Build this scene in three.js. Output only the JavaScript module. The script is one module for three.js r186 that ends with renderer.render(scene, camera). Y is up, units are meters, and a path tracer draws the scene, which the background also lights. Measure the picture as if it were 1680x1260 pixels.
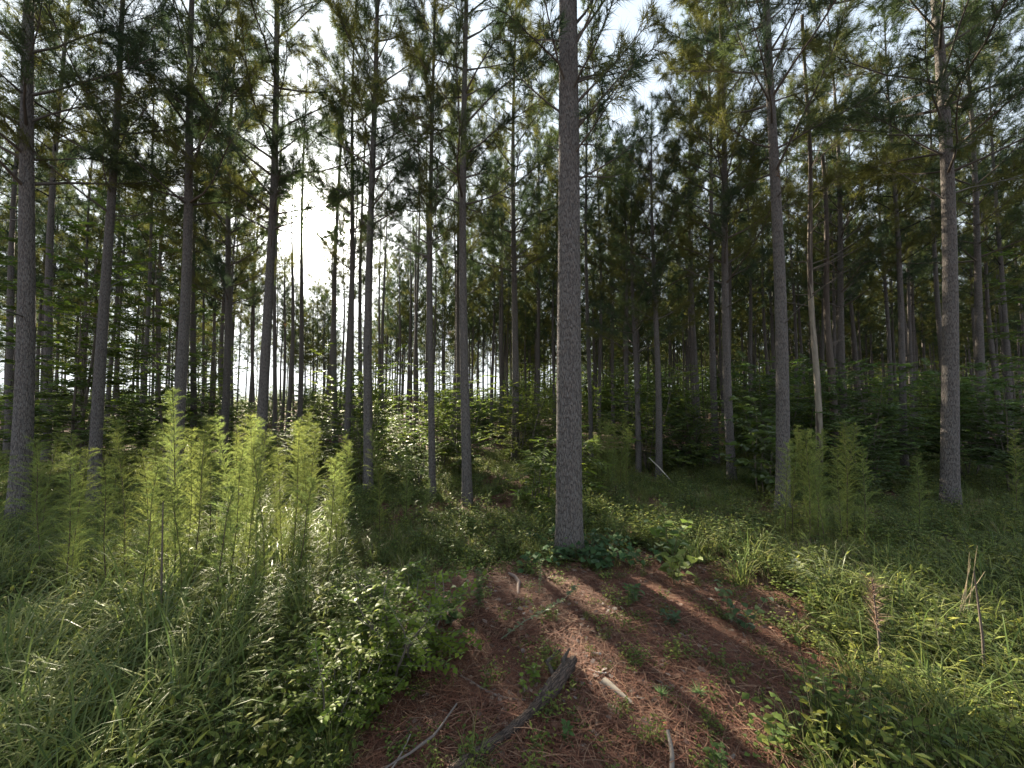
import * as THREE from 'three';
import { ImprovedNoise } from 'three/addons/math/ImprovedNoise.js';

// ---------------------------------------------------------------- camera, sky, sun, exposure
const scene = new THREE.Scene();
const camera = new THREE.PerspectiveCamera(89.9, 4 / 3, 0.05, 1500);
camera.position.set(0, 1.6, 0);
camera.rotation.set(0.043, 0, 0);
const renderer = new THREE.WebGLRenderer({ antialias: true });
renderer.toneMapping = THREE.LinearToneMapping;
renderer.toneMappingExposure = 6.0;
renderer.shadowMap.enabled = true;

const SUN = new THREE.Vector3(-0.425, 0.375, -0.825).normalize();
{
  const W = 1024, H = 512, data = new Float32Array(W * H * 4);
  for (let j = 0; j < H; j++) {
    const el = ((j + 0.5) / H - 0.5) * Math.PI, y = Math.sin(el), c = Math.cos(el);
    const t = Math.pow(Math.max(0, y), 0.55);
    for (let i = 0; i < W; i++) {
      const a = ((i + 0.5) / W - 0.5) * 2 * Math.PI;
      const cosT = Math.min(1, c * Math.cos(a) * SUN.x + y * SUN.y + c * Math.sin(a) * SUN.z);
      const th = Math.acos(cosT) * 180 / Math.PI;
      const au = 60 * Math.exp(-th / 1.15) + 0.7 * Math.exp(-th / 7) + 0.22 * Math.exp(-th / 22);
      const k = (j * W + i) * 4;
      data[k] = 0.235 + (0.105 - 0.235) * t + au;
      data[k + 1] = 0.25 + (0.135 - 0.25) * t + au * 0.96;
      data[k + 2] = 0.262 + (0.175 - 0.262) * t + au * 0.86;
      data[k + 3] = 1;
    }
  }
  const sky = new THREE.DataTexture(data, W, H, THREE.RGBAFormat, THREE.FloatType);
  sky.mapping = THREE.EquirectangularReflectionMapping;
  sky.magFilter = THREE.LinearFilter;
  sky.needsUpdate = true;
  scene.background = sky;
  scene.environment = sky;
}
const sun = new THREE.DirectionalLight(new THREE.Color(1, 0.88, 0.68), 5);
sun.position.copy(SUN).multiplyScalar(80);
sun.castShadow = true;
sun.shadow.mapSize.set(4096, 4096);
Object.assign(sun.shadow.camera, { left: -45, right: 45, top: 45, bottom: -45, near: 1, far: 200 });
scene.add(sun, sun.target);

// ---------------------------------------------------------------- helpers
const noise3 = new ImprovedNoise();
const nz = (x, y, z = 0) => noise3.noise(x + 31.7, y + 17.3, z + 5.1);
function rng(seed) {
  let a = seed >>> 0;
  const f = () => { a = (a + 0x6D2B79F5) | 0; let t = Math.imul(a ^ (a >>> 15), 1 | a); t = (t + Math.imul(t ^ (t >>> 7), 61 | t)) ^ t; return ((t ^ (t >>> 14)) >>> 0) / 4294967296; };
  f.u = (lo, hi) => lo + (hi - lo) * f();
  f.n = () => (f() + f() + f() + f() - 2) / 0.58;
  f.pick = (arr) => arr[Math.floor(f() * arr.length)];
  return f;
}
const V = (x = 0, y = 0, z = 0) => new THREE.Vector3(x, y, z);
const sm = (a, b, x) => { const t = Math.min(1, Math.max(0, (x - a) / (b - a))); return t * t * (3 - 2 * t); };
const mixc = (a, b, t) => [a[0] + (b[0] - a[0]) * t, a[1] + (b[1] - a[1]) * t, a[2] + (b[2] - a[2]) * t];
const tone = (c, r, amt = 0.2) => { const k = 1 + (r() - 0.5) * 2 * amt, h = (r() - 0.5) * amt * 0.5; return [c[0] * k * (1 + h), c[1] * k, c[2] * k * (1 - h)]; };

class Shape3 {                      // collects faces of one mesh
  constructor() { this.p = []; this.n = []; this.t = []; this.c = []; this.i = []; }
  vert(x, y, z, nx, ny, nz_, u, v, c) { this.p.push(x, y, z); this.n.push(nx, ny, nz_); this.t.push(u, v); this.c.push(c[0], c[1], c[2]); return this.p.length / 3 - 1; }
  get empty() { return !this.i.length; }
  geo() {
    const g = new THREE.BufferGeometry();
    g.setAttribute('position', new THREE.BufferAttribute(new Float32Array(this.p), 3));
    g.setAttribute('normal', new THREE.BufferAttribute(new Float32Array(this.n), 3));
    g.setAttribute('uv', new THREE.BufferAttribute(new Float32Array(this.t), 2));
    g.setAttribute('color', new THREE.BufferAttribute(new Float32Array(this.c), 3));
    g.setIndex(new THREE.BufferAttribute(new Uint32Array(this.i), 1));
    return g;
  }
}
const WHITE = [1, 1, 1];
const BARK_W = 0.4, BARK_H = 0.8;    // size of the bark tile in metres
function tube(s, pts, rad, sides, color = WHITE, { relief, cap = false } = {}) {
  const t = V(), a = V(), b = V(), ref = V(), start = s.p.length / 3;
  const rmax = Math.max(...rad), rep = Math.max(1, Math.round(2 * Math.PI * rmax / BARK_W));
  let len = 0;
  for (let k = 0; k < pts.length; k++) {
    t.subVectors(pts[Math.min(k + 1, pts.length - 1)], pts[Math.max(k - 1, 0)]).normalize();
    if (k === 0) { ref.set(Math.abs(t.y) > 0.9 ? 1 : 0, Math.abs(t.y) > 0.9 ? 0 : 1, 0); a.crossVectors(ref, t).normalize(); } else { a.addScaledVector(t, -a.dot(t)).normalize(); len += pts[k].distanceTo(pts[k - 1]); }
    b.crossVectors(t, a);
    for (let j = 0; j <= sides; j++) {
      const th = j / sides * Math.PI * 2, c = Math.cos(th), sn = Math.sin(th);
      const nx = a.x * c + b.x * sn, ny = a.y * c + b.y * sn, nzz = a.z * c + b.z * sn;
      const u = j / sides * rep, v = len / BARK_H;
      const r = rad[k] + (relief ? relief(u, v, th, len) : 0);
      s.vert(pts[k].x + nx * r, pts[k].y + ny * r, pts[k].z + nzz * r, nx, ny, nzz, u, v, color);
    }
  }
  const w = sides + 1;
  for (let k = 0; k < pts.length - 1; k++) for (let j = 0; j < sides; j++) {
    const q = start + k * w + j;
    s.i.push(q, q + 1, q + w, q + 1, q + w + 1, q + w);
  }
  if (cap) for (const k of [0, pts.length - 1]) {
    const m = s.vert(pts[k].x, pts[k].y, pts[k].z, 0, 1, 0, 0.5, len / BARK_H, color);
    for (let j = 0; j < sides; j++) { const q = start + k * w + j; k ? s.i.push(q, q + 1, m) : s.i.push(q + 1, q, m); }
  }
}
const _d = V(), _s = V(), _u = V();
function needle(s, o, d, len, wid, c, r, bend = 0) {
  _s.set(r() - 0.5, r() - 0.5, r() - 0.5).cross(d).normalize();
  _u.crossVectors(d, _s);
  const x = o.x, y = o.y, z = o.z, w = wid / 2;
  const i0 = s.vert(x - _s.x * w, y - _s.y * w, z - _s.z * w, _u.x, _u.y, _u.z, 0, 0, c);
  s.vert(x + _s.x * w, y + _s.y * w, z + _s.z * w, _u.x, _u.y, _u.z, 1, 0, c);
  s.vert(x + d.x * len, y + d.y * len - bend, z + d.z * len, _u.x, _u.y, _u.z, 0.5, 1, c);
  s.i.push(i0, i0 + 2, i0 + 1);
}
const _a = V(), _b = V(), _m = V();
function leaf(s, o, d, up, len, wid, c, fold = 0.25, droop = 0.15) {   // a blade folded along its midrib
  _a.crossVectors(d, up).normalize(); _b.crossVectors(_a, d).normalize();
  const put = (l, w, h) => s.vert(o.x + d.x * l + _a.x * w + _b.x * h, o.y + d.y * l + _a.y * w + _b.y * h, o.z + d.z * l + _a.z * w + _b.z * h, _b.x + _a.x * w * 8, _b.y + _a.y * w * 8, _b.z + _a.z * w * 8, 0, 0, c);
  const f = wid * fold, q = put(0, 0, 0);
  put(len * 0.3, -wid * 0.5, f); put(len * 0.3, wid * 0.5, f);
  put(len * 0.5, 0, 0.02 * len);
  put(len * 0.68, -wid * 0.4, f * 0.8 - droop * len * 0.4); put(len * 0.68, wid * 0.4, f * 0.8 - droop * len * 0.4);
  put(len, 0, -droop * len);
  s.i.push(q, q + 3, q + 1, q, q + 2, q + 3, q + 1, q + 3, q + 4, q + 3, q + 2, q + 5, q + 4, q + 3, q + 6, q + 3, q + 5, q + 6);
}
function smallLeaf(s, o, d, up, len, wid, c, fold = 0.2) {             // two faces, for leaves of a few pixels
  _a.crossVectors(d, up).normalize(); _b.crossVectors(_a, d).normalize();
  const f = wid * fold;
  const q = s.vert(o.x, o.y, o.z, _b.x, _b.y, _b.z, 0, 0, c);
  s.vert(o.x + d.x * len * 0.45 - _a.x * wid / 2 + _b.x * f, o.y + d.y * len * 0.45 - _a.y * wid / 2 + _b.y * f, o.z + d.z * len * 0.45 - _a.z * wid / 2 + _b.z * f, _b.x - _a.x * 0.3, _b.y - _a.y * 0.3, _b.z - _a.z * 0.3, 0, 0, c);
  s.vert(o.x + d.x * len * 0.45 + _a.x * wid / 2 + _b.x * f, o.y + d.y * len * 0.45 + _a.y * wid / 2 + _b.y * f, o.z + d.z * len * 0.45 + _a.z * wid / 2 + _b.z * f, _b.x + _a.x * 0.3, _b.y + _a.y * 0.3, _b.z + _a.z * 0.3, 0, 0, c);
  s.vert(o.x + d.x * len, o.y + d.y * len, o.z + d.z * len, _b.x, _b.y, _b.z, 0, 0, c);
  s.i.push(q, q + 3, q + 1, q, q + 2, q + 3);
}
function turned(d, ang, r) {        // d tilted by ang in a random direction
  const p = V(r() - 0.5, r() - 0.5, r() - 0.5).cross(d).normalize();
  return d.clone().multiplyScalar(Math.cos(ang)).addScaledVector(p, Math.sin(ang)).normalize();
}

const used = new Map();
function numbered(name) { const k = used.get(name) ?? 0; used.set(name, k + 1); return k ? name + '_' + String(k).padStart(3, '0') : name; }
function shadowed(o) { o.traverse((m) => { if (m.isMesh) { m.castShadow = true; m.receiveShadow = true; } }); return o; }
function part(name, shape, material, parent, kind) {
  const m = new THREE.Mesh(shape instanceof Shape3 ? shape.geo() : shape, material);
  m.name = name; if (kind) m.userData.kind = kind;
  parent.add(m); return m;
}
function place(proto, name, label, category, group, x, z, turn = 0, scale = 1, sink = 0) {
  const o = proto.clone();
  o.name = numbered(name);
  o.userData = { label, category };
  if (group) o.userData.group = group;
  o.position.set(x, ground(x, z) - sink, z);
  o.rotation.y = turn;
  if (Array.isArray(scale)) o.scale.set(...scale); else o.scale.setScalar(scale);
  scene.add(shadowed(o));
  return o;
}
function stuff(name, geometry, material, list, label, category) {
  const m = new THREE.InstancedMesh(geometry, material, list.length);
  m.name = numbered(name);
  list.forEach(([mat, col], k) => { m.setMatrixAt(k, mat); if (col) m.setColorAt(k, new THREE.Color().setRGB(...col)); });
  m.userData = { kind: 'stuff', label, category };
  m.castShadow = m.receiveShadow = true;
  scene.add(m); return m;
}

const _q = new THREE.Quaternion(), _e = new THREE.Euler();
function matrix(x, y, z, rx, ry, rz, sx, sy = sx, sz = sx) { return new THREE.Matrix4().compose(V(x, y, z), _q.setFromEuler(_e.set(rx, ry, rz, 'YXZ')).clone(), V(sx, sy, sz)); }

// ---------------------------------------------------------------- ground shape and where the bare needle litter lies
function ground(x, z) {
  return 0.055 * nz(x * 0.45, z * 0.45) + 0.02 * nz(x * 1.7, z * 1.7, 3) + 0.008 * nz(x * 5, z * 5, 7) + 0.10 * Math.exp(-((x - 0.4) ** 2 + (z + 3) ** 2) / 2.2) - 0.05 + 0.10 * Math.exp(-((x + 0.5) ** 2 / 3 + (z + 8) ** 2 / 2));
}
const PATCH = [[-0.72, -0.4], [-0.86, -1.68], [-0.80, -2.28], [-1.12, -2.78], [-1.0, -3.45], [-0.24, -3.84], [0.36, -3.86], [1.35, -4.12], [2.05, -3.75], [2.25, -3.1], [2.02, -2.39], [1.7, -1.97], [1.42, -1.6], [1.3, -0.4]];
function inPoly(x, z, poly) {       // signed distance, positive inside
  let d = 1e9, inside = false;
  for (let i = 0, j = poly.length - 1; i < poly.length; j = i++) {
    const [ax, az] = poly[i], [bx, bz] = poly[j];
    if ((az > z) !== (bz > z) && x < (bx - ax) * (z - az) / (bz - az) + ax) inside = !inside;
    const t = Math.min(1, Math.max(0, ((x - ax) * (bx - ax) + (z - az) * (bz - az)) / ((bx - ax) ** 2 + (bz - az) ** 2)));
    d = Math.min(d, Math.hypot(x - ax - t * (bx - ax), z - az - t * (bz - az)));
  }
  return inside ? d : -d;
}
const BARE = [[-1.35, -5.75, 1.0, 0.38], [-0.1, -7.5, 0.75, 0.55], [3.5, -5.75, 0.95, 0.35], [1.35, -6.6, 0.8, 0.25], [2.4, -5.9, 0.6, 0.3], [4.6, -6.2, 0.9, 0.4], [-0.35, -6.3, 0.7, 0.25]];
function litterAt(x, z) {
  const wob = 0.34 * nz(x * 2.3, z * 2.3, 11) + 0.2 * nz(x * 6, z * 6, 12);
  let v = sm(-0.12, 0.16, inPoly(x, z, PATCH) + wob);
  for (const [cx, cz, rx, rz] of BARE) v = Math.max(v, sm(1.25, 0.7, Math.hypot((x - cx) / rx, (z - cz) / rz) + wob * 1.5));
  return v;
}

// ---------------------------------------------------------------- materials
function dataTex(w, h, fill, srgb = true) {
  const d = new Uint8Array(w * h * 4);
  fill(d);
  const t = new THREE.DataTexture(d, w, h, THREE.RGBAFormat);
  t.wrapS = t.wrapT = THREE.RepeatWrapping; t.magFilter = THREE.LinearFilter; t.minFilter = THREE.LinearMipmapLinearFilter; t.generateMipmaps = true;
  if (srgb) t.colorSpace = THREE.SRGBColorSpace;
  t.needsUpdate = true; return t;
}
const enc = (v) => Math.round(255 * Math.min(1, Math.max(0, v <= 0.0031308 ? v * 12.92 : 1.055 * Math.pow(v, 1 / 2.4) - 0.055)));
const BW = 384, BH = 768, barkH = new Float32Array(BW * BH);
const barkTex = (() => {
  const r = rng(71), CX = 19, CY = 11, cells = [];
  for (let k = 0; k < CX * CY; k++) cells.push([r(), r(), r(), r()]);
  const col = new Float32Array(BW * BH * 3);
  const tn = (x, y, f, s) => { const a = x * 2 * Math.PI, b = y * 2 * Math.PI; return nz(Math.cos(a) * f + s, Math.sin(a) * f + Math.cos(b) * f * 1.3, Math.sin(b) * f * 1.3); };
  for (let j = 0; j < BH; j++) for (let i = 0; i < BW; i++) {
    const u0 = i / BW, v0 = j / BH, u = u0 + 0.02 * tn(u0, v0, 3.1, 0) + 0.012 * tn(u0, v0, 9, 5), v = v0 + 0.025 * tn(u0, v0, 3.7, 9) + 0.012 * tn(u0, v0, 9, 6);
    const cx = Math.floor(u * CX), cy = Math.floor(v * CY);
    let f1 = 9, f2 = 9, id = 0;
    for (let dy = -1; dy <= 1; dy++) for (let dx = -1; dx <= 1; dx++) {
      const k = ((cy + dy + CY) % CY) * CX + ((cx + dx + CX) % CX), c = cells[k];
      const d = Math.hypot((cx + dx + c[0]) - u * CX, ((cy + dy + c[1]) - v * CY) * 1.05);
      if (d < f1) { f2 = f1; f1 = d; id = k; } else if (d < f2) f2 = d;
    }
    const crack0 = sm(0.02, 0.2 + 0.25 * cells[id][3], f2 - f1), open = sm(0.3, 0.75, 0.5 + 0.5 * tn(u0, v0, 3.4, 13) + 0.25 * (cells[id][0] - 0.5)), crack = 1 - (1 - crack0) * (0.68 + 0.32 * open), n = 0.5 + 0.5 * tn(u0, v0, 6, 4), fine = 0.5 + 0.5 * tn(u0, v0, 16, 2), flake = sm(0.45, 0.6, 0.5 + 0.5 * tn(u0 + cells[id][0], v0, 5, 7));
    const hgt = crack * (0.5 + 0.25 * cells[id][2] + 0.15 * flake) + 0.12 * fine;
    barkH[j * BW + i] = hgt;
    let c = mixc([0.14, 0.128, 0.12], [0.185, 0.142, 0.115], cells[id][3] * 0.7 * n + 0.25 * flake);
    c = mixc(c, [0.20, 0.195, 0.19], 0.4 * n * (1 - flake));
    c = mixc([0.035, 0.03, 0.028], c, 0.1 + 0.9 * crack);
    const k = 0.78 + 0.4 * fine;
    col.set([c[0] * k, c[1] * k, c[2] * k], (j * BW + i) * 3);
  }
  const map = dataTex(BW, BH, (d) => { for (let k = 0; k < BW * BH; k++) { d[k * 4] = enc(col[k * 3]); d[k * 4 + 1] = enc(col[k * 3 + 1]); d[k * 4 + 2] = enc(col[k * 3 + 2]); d[k * 4 + 3] = 255; } });
  const bump = dataTex(BW, BH, (d) => { for (let k = 0; k < BW * BH; k++) { d[k * 4] = d[k * 4 + 1] = d[k * 4 + 2] = Math.min(255, barkH[k] * 240); d[k * 4 + 3] = 255; } }, false);
  return { map, bump };
})();
const barkAt = (u, v) => barkH[(((Math.floor(v * BH) % BH) + BH) % BH) * BW + (((Math.floor(u * BW) % BW) + BW) % BW)];
const litterTex = (() => {
  const N = 1024, M = 1.3, r = rng(5), col = new Float32Array(N * N * 3), hgt = new Float32Array(N * N);
  for (let j = 0; j < N; j++) for (let i = 0; i < N; i++) { const k = j * N + i, n = 0.8 + 0.4 * r(); col[k * 3] = 0.075 * n; col[k * 3 + 1] = 0.042 * n; col[k * 3 + 2] = 0.03 * n; }
  const kinds = [[0.20, 0.088, 0.05], [0.15, 0.062, 0.04], [0.26, 0.13, 0.075], [0.11, 0.05, 0.034], [0.17, 0.12, 0.09], [0.30, 0.19, 0.12]];
  for (let q = 0; q < 9000; q++) {
    let x = r() * N, y = r() * N, a = r() * 6.28; const L = r.u(50, 140), da = (r() - 0.5) * 0.012, c = tone(kinds[Math.floor(Math.pow(r(), 1.4) * kinds.length)], r, 0.3), hh = 0.2 + 0.8 * q / 9000;
    for (let s = 0; s < L; s++) {
      a += da; x += Math.cos(a); y += Math.sin(a);
      for (let w = 0; w < 2; w++) { const k = ((Math.floor(y + w * Math.cos(a)) + N * 4) % N) * N + ((Math.floor(x - w * Math.sin(a)) + N * 4) % N); col[k * 3] = c[0]; col[k * 3 + 1] = c[1]; col[k * 3 + 2] = c[2]; hgt[k] = hh; }
    }
  }
  const map = dataTex(N, N, (d) => { for (let k = 0; k < N * N; k++) { d[k * 4] = enc(col[k * 3]); d[k * 4 + 1] = enc(col[k * 3 + 1]); d[k * 4 + 2] = enc(col[k * 3 + 2]); d[k * 4 + 3] = 255; } });
  const bump = dataTex(N, N, (d) => { for (let k = 0; k < N * N; k++) { d[k * 4] = d[k * 4 + 1] = d[k * 4 + 2] = hgt[k] * 255; d[k * 4 + 3] = 255; } }, false);
  return { map, bump, M };
})();
const M = {
  bark: new THREE.MeshStandardMaterial({ map: barkTex.map, bumpMap: barkTex.bump, bumpScale: 0.016, roughness: 0.95, vertexColors: true }),
  limb: new THREE.MeshStandardMaterial({ roughness: 0.95, vertexColors: true }),
  needles: new THREE.MeshPhysicalMaterial({ roughness: 1, vertexColors: true, side: THREE.DoubleSide, transmission: 0.4, specularIntensity: 0.25 }),
  leaves: new THREE.MeshPhysicalMaterial({ roughness: 1, vertexColors: true, side: THREE.DoubleSide, transmission: 0.55, clearcoat: 0.16, clearcoatRoughness: 0.35, specularIntensity: 0.15 }),
  grass: new THREE.MeshPhysicalMaterial({ roughness: 1, vertexColors: true, side: THREE.DoubleSide, transmission: 0.48, clearcoat: 0.2, clearcoatRoughness: 0.35, specularIntensity: 0.15 }),
  feather: new THREE.MeshPhysicalMaterial({ roughness: 1, vertexColors: true, side: THREE.DoubleSide, transmission: 0.55, specularIntensity: 0.15 }),
  dry: new THREE.MeshStandardMaterial({ roughness: 0.8, vertexColors: true, side: THREE.DoubleSide }),
  mottled: new THREE.MeshStandardMaterial({ bumpMap: barkTex.bump, bumpScale: 0.008, roughness: 0.92, vertexColors: true }),
  wood: new THREE.MeshStandardMaterial({ roughness: 0.9, vertexColors: true }),
  ground: new THREE.MeshStandardMaterial({ map: litterTex.map, bumpMap: litterTex.bump, bumpScale: 0.006, roughness: 1, vertexColors: true }),
};

// ---------------------------------------------------------------- the ground, one sheet out to the horizon
{
  const line = (near, step, grow, far) => { const a = []; let x = 0, s = step; while (x < far) { a.push(x); if (x > near) s *= grow; x += s; } a.push(far); return a; };
  const px = line(5, 0.09, 1.06, 700), xs = [...px.slice(1).reverse().map((v) => -v), ...px];
  const zs = [...line(1, 0.3, 1.3, 400).slice(1).reverse(), ...line(9, 0.09, 1.06, 900).map((v) => -v)];
  const s = new Shape3();
  for (const z of zs) for (const x of xs) {
    const l = litterAt(x, z), e = 0.03, hx = (ground(x + e, z) - ground(x - e, z)) / (2 * e), hz = (ground(x, z + e) - ground(x, z - e)) / (2 * e), k = 1 / Math.hypot(hx, 1, hz);
    const duff = mixc([0.62, 0.66, 0.48], [0.85, 0.75, 0.65], 0.5 + 0.5 * nz(x * 0.8, z * 0.8, 21));
    const n = 0.9 + 0.25 * nz(x * 3, z * 3, 14);
    const c = mixc(duff, [0.62, 0.50, 0.42], l);
    s.vert(x, ground(x, z), z, -hx * k, k, -hz * k, x / litterTex.M, z / litterTex.M, [c[0] * n, c[1] * n, c[2] * n]);
  }
  const w = xs.length;
  for (let j = 0; j < zs.length - 1; j++) for (let i = 0; i < w - 1; i++) { const q = j * w + i; s.i.push(q, q + 1, q + w, q + 1, q + w + 1, q + w); }
  const g = part('ground', s, M.ground, scene);
  g.receiveShadow = true; g.castShadow = true;
  g.userData = { kind: 'structure', label: 'forest floor of red-brown pine needle litter and dark soil', category: 'ground' };
}

// ---------------------------------------------------------------- pines
const NEEDLE = [[0.062, 0.09, 0.036], [0.08, 0.108, 0.036], [0.05, 0.08, 0.04], [0.125, 0.13, 0.032]];
const BROWN = [[0.16, 0.09, 0.04], [0.12, 0.08, 0.05]];
function makePine({ seed, H = 12.5, r0 = 0.1, base = 4.8, dead = 1.9, reach = 2.1, needles = 20, wid = 0.0045, twigs = 1, sides = 12, lean = [0, 0], bend = 0.05, split = true, hero = false, limbsAt, step = [0.3, 0.52], deadLot = 0.55 }) {
  const r = rng(seed), root = new THREE.Group();
  const ph = r.u(0, 6), ph2 = r.u(0, 6);
  const axis = (h) => V(lean[0] * h + bend * Math.sin(h * 0.55 + ph) - bend * Math.sin(ph), h, lean[1] * h + bend * Math.cos(h * 0.48 + ph2) - bend * Math.cos(ph2));
  const radius = (h) => r0 * (Math.pow(Math.max(0, 1 - h / H), 0.85) * 1.1 + 0.03) + r0 * 0.32 * Math.exp(-h / 0.16);
  const trunk = new Shape3(), P = [], R = [];
  const dh = hero ? 0.016 : 0.22;
  for (let h = -0.12; h < H; h += (hero && h > 7 ? 0.25 : dh)) { P.push(axis(h)); R.push(radius(Math.max(0, h))); }
  const knots = [];
  for (let k = 0; k < 16; k++) knots.push([r.u(0.6, 6.5), r.u(0, 6.28), r.u(0.6, 1.4)]);
  tube(trunk, P, R, sides, WHITE, hero ? { relief: (u, v, th, len) => {
    let d = 0.010 * (barkAt(u, v) - 0.5) + 0.004 * nz(Math.cos(th) * 1.5, Math.sin(th) * 1.5, len * 1.2);
    for (const [kh, ka, ks] of knots) { const a = Math.abs(((th - ka + 9.42) % 6.283) - 3.1416), e = (a * r0) ** 2 + (len - kh) ** 2; if (e < 0.02) d += 0.012 * ks * Math.exp(-e / 0.0009) - 0.006 * Math.exp(-e / 0.0001); }
    return d;
  } } : { relief: (u, v, th, len) => 0.03 * r0 * nz(Math.cos(th) * 2, Math.sin(th) * 2, len * 2.3) });
  const crown = new Shape3(), merged = split ? null : trunk;
  const limbs = [];
  const tuft = (at, dir, n, col, spread = 1) => {
    for (let k = 0; k < n; k++) {
      const back = r() * 0.13, o = at.clone().addScaledVector(dir, -back), d = turned(dir, r.u(0.25, 1.15) * spread, r);
      d.y -= 0.10; d.normalize();
      needle(crown, o, d, r.u(0.11, 0.19), wid, tone(col, r, 0.25), r, 0.012);
    }
  };
  const grow = (h, az, L, el, rad, live) => {
    const s = merged ?? new Shape3(), o = axis(h), bark = live ? tone([0.085, 0.07, 0.058], r, 0.2) : tone([0.10, 0.088, 0.078], r, 0.3);
    const pts = [], rr = [], n = live ? 6 : 4;
    let e = el, a = az;
    const p = o.clone().addScaledVector(V(Math.cos(az), 0, Math.sin(az)), radius(h) * 0.5);
    const dirs = [];
    for (let k = 0; k <= n; k++) {
      const f = k / n, d = V(Math.cos(a) * Math.cos(e), Math.sin(e), Math.sin(a) * Math.cos(e));
      pts.push(p.clone()); rr.push(rad * (1 - 0.82 * f) * (k === 0 ? 1.35 : 1)); dirs.push(d);
      p.addScaledVector(d, L / n); e += live ? r.u(-0.10, 0.16) : r.u(-0.16, 0.14); a += r.u(-0.16, 0.16);
    }
    tube(s, pts, rr, split ? 5 : 3, bark);
    const col = r() < 0.12 ? NEEDLE[3] : r.pick(NEEDLE);
    const along = (f) => { const x = f * n, k = Math.min(n - 1, Math.floor(x)); return pts[k].clone().lerp(pts[k + 1], x - k); };
    if (live) {
      const m = Math.max(2, Math.round((L * 5.2 + 1.5) * twigs));
      for (let k = 0; k < m; k++) {
        const f = 0.22 + 0.78 * (k + r()) / m, at = along(Math.min(0.99, f)), d = turned(dirs[Math.min(n, Math.floor(f * n))], r.u(0.45, 1.05), r);
        d.y += 0.22; d.normalize();
        const l = r.u(0.16, 0.42) * (1.15 - 0.5 * f) * Math.min(1, 0.5 + L * 0.4), tip = at.clone().addScaledVector(d, l);
        tube(s, [at, tip], [rad * 0.22 + 0.0015, 0.0025], 3, bark);
        tuft(tip, d, needles, col);
        if (l > 0.24) tuft(at.clone().lerp(tip, 0.6), d, Math.round(needles * 0.55), col, 1.15);
        if (r() < 0.55) { const d2 = turned(d, 0.7, r), t2 = at.clone().lerp(tip, 0.5).addScaledVector(d2, 0.14); tube(s, [at.clone().lerp(tip, 0.5), t2], [0.003, 0.002], 3, bark); tuft(t2, d2, Math.round(needles * 0.8), col); }
      }
      tuft(pts[n], dirs[n], needles, col);
      tuft(along(0.93), dirs[n], Math.round(needles * 0.6), col, 1.1);
    } else {
      const m = Math.round(L * 4 * r());
      for (let k = 0; k < m; k++) { const at = along(r.u(0.25, 0.95)), d = turned(dirs[2], r.u(0.5, 0.9), r), tip = at.clone().addScaledVector(d, r.u(0.1, 0.35)); tube(s, [at, tip], [0.004, 0.0015], 3, bark); if (r() < 0.10) tuft(tip, d, Math.round(needles * 0.5), r.pick(BROWN)); }
    }
    if (split) limbs.push(s);
  };
  if (limbsAt) for (const [h, az, L, el, rad] of limbsAt) grow(h, az, L, el, rad, L > 0.7);
  for (let h = dead; h < H - 0.25; h += r.u(...step)) {
    const t = (h - base) / (H - base);
    if (t < 0) {
      const n = Math.floor(r.u(0, 2.6));
      for (let k = 0; k < n; k++) if (r() < deadLot) grow(h + r.u(-0.1, 0.1), r.u(0, 6.28), Math.pow(r(), 1.6) * 1.5 + 0.12, r.u(-0.1, 0.65), r.u(0.006, 0.011), false);
    } else {
      const n = Math.floor(r.u(2.4, 4.4)), a0 = r.u(0, 6.28);
      for (let k = 0; k < n; k++) {
        const L = reach * (0.95 * Math.pow(1 - t, 0.75) + 0.12) * r.u(0.55, 1.1) * (t < 0.12 ? 0.8 : 1);
        grow(h + r.u(-0.06, 0.06), a0 + k / n * 6.28 + r.u(-0.4, 0.4), L, 0.35 + 0.6 * t + r.u(-0.22, 0.25), 0.005 + 0.0055 * L, true);
      }
    }
  }
  tuft(axis(H), V(0, 1, 0), needles * 2, NEEDLE[1]);
  part('trunk', trunk, M.bark, root);
  for (const s of limbs) part('limb', s, M.limb, root);
  part('crown', crown, M.needles, root, 'stuff');
  return root;
}
const nearPines = [];
for (let k = 0; k < 6; k++) nearPines.push(makePine({ seed: 100 + k * 7, H: 11.6 + k * 0.4, base: 3.9 + (k % 3) * 0.5, needles: 32, twigs: 2.5, wid: 0.006, sides: 14, r0: 0.088, reach: 2.7, lean: [(k % 2 ? 1 : -1) * 0.006, 0] }));
const farPines = [];
for (let k = 0; k < 6; k++) farPines.push(makePine({ seed: 300 + k * 11, H: 12.2 + k * 0.35, base: 4.7 + (k % 3) * 0.7, dead: 1.4, r0: 0.082, reach: 2.35, needles: 20, twigs: 1.6, wid: 0.010, sides: 8, split: false, deadLot: 0.8, bend: 0.07 }));
for (let k = 0; k < 3; k++) farPines.push(makePine({ seed: 400 + k * 13, H: 12.4 + k * 0.3, base: 7.6 + (k % 3) * 0.5, dead: 1.6, r0: 0.08, reach: 1.3, needles: 14, twigs: 0.8, wid: 0.009, sides: 8, split: false, deadLot: 0.7, bend: 0.07, step: [0.5, 0.9] }));
for (let k = 0; k < 2; k++) farPines.push(makePine({ seed: 460 + k * 17, H: 13 + k * 0.4, base: 6.9 + k * 0.2, dead: 1.6, r0: 0.085, reach: 2.5, needles: 18, twigs: 1.7, wid: 0.011, sides: 8, split: false, deadLot: 0.7, bend: 0.07 }));

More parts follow.
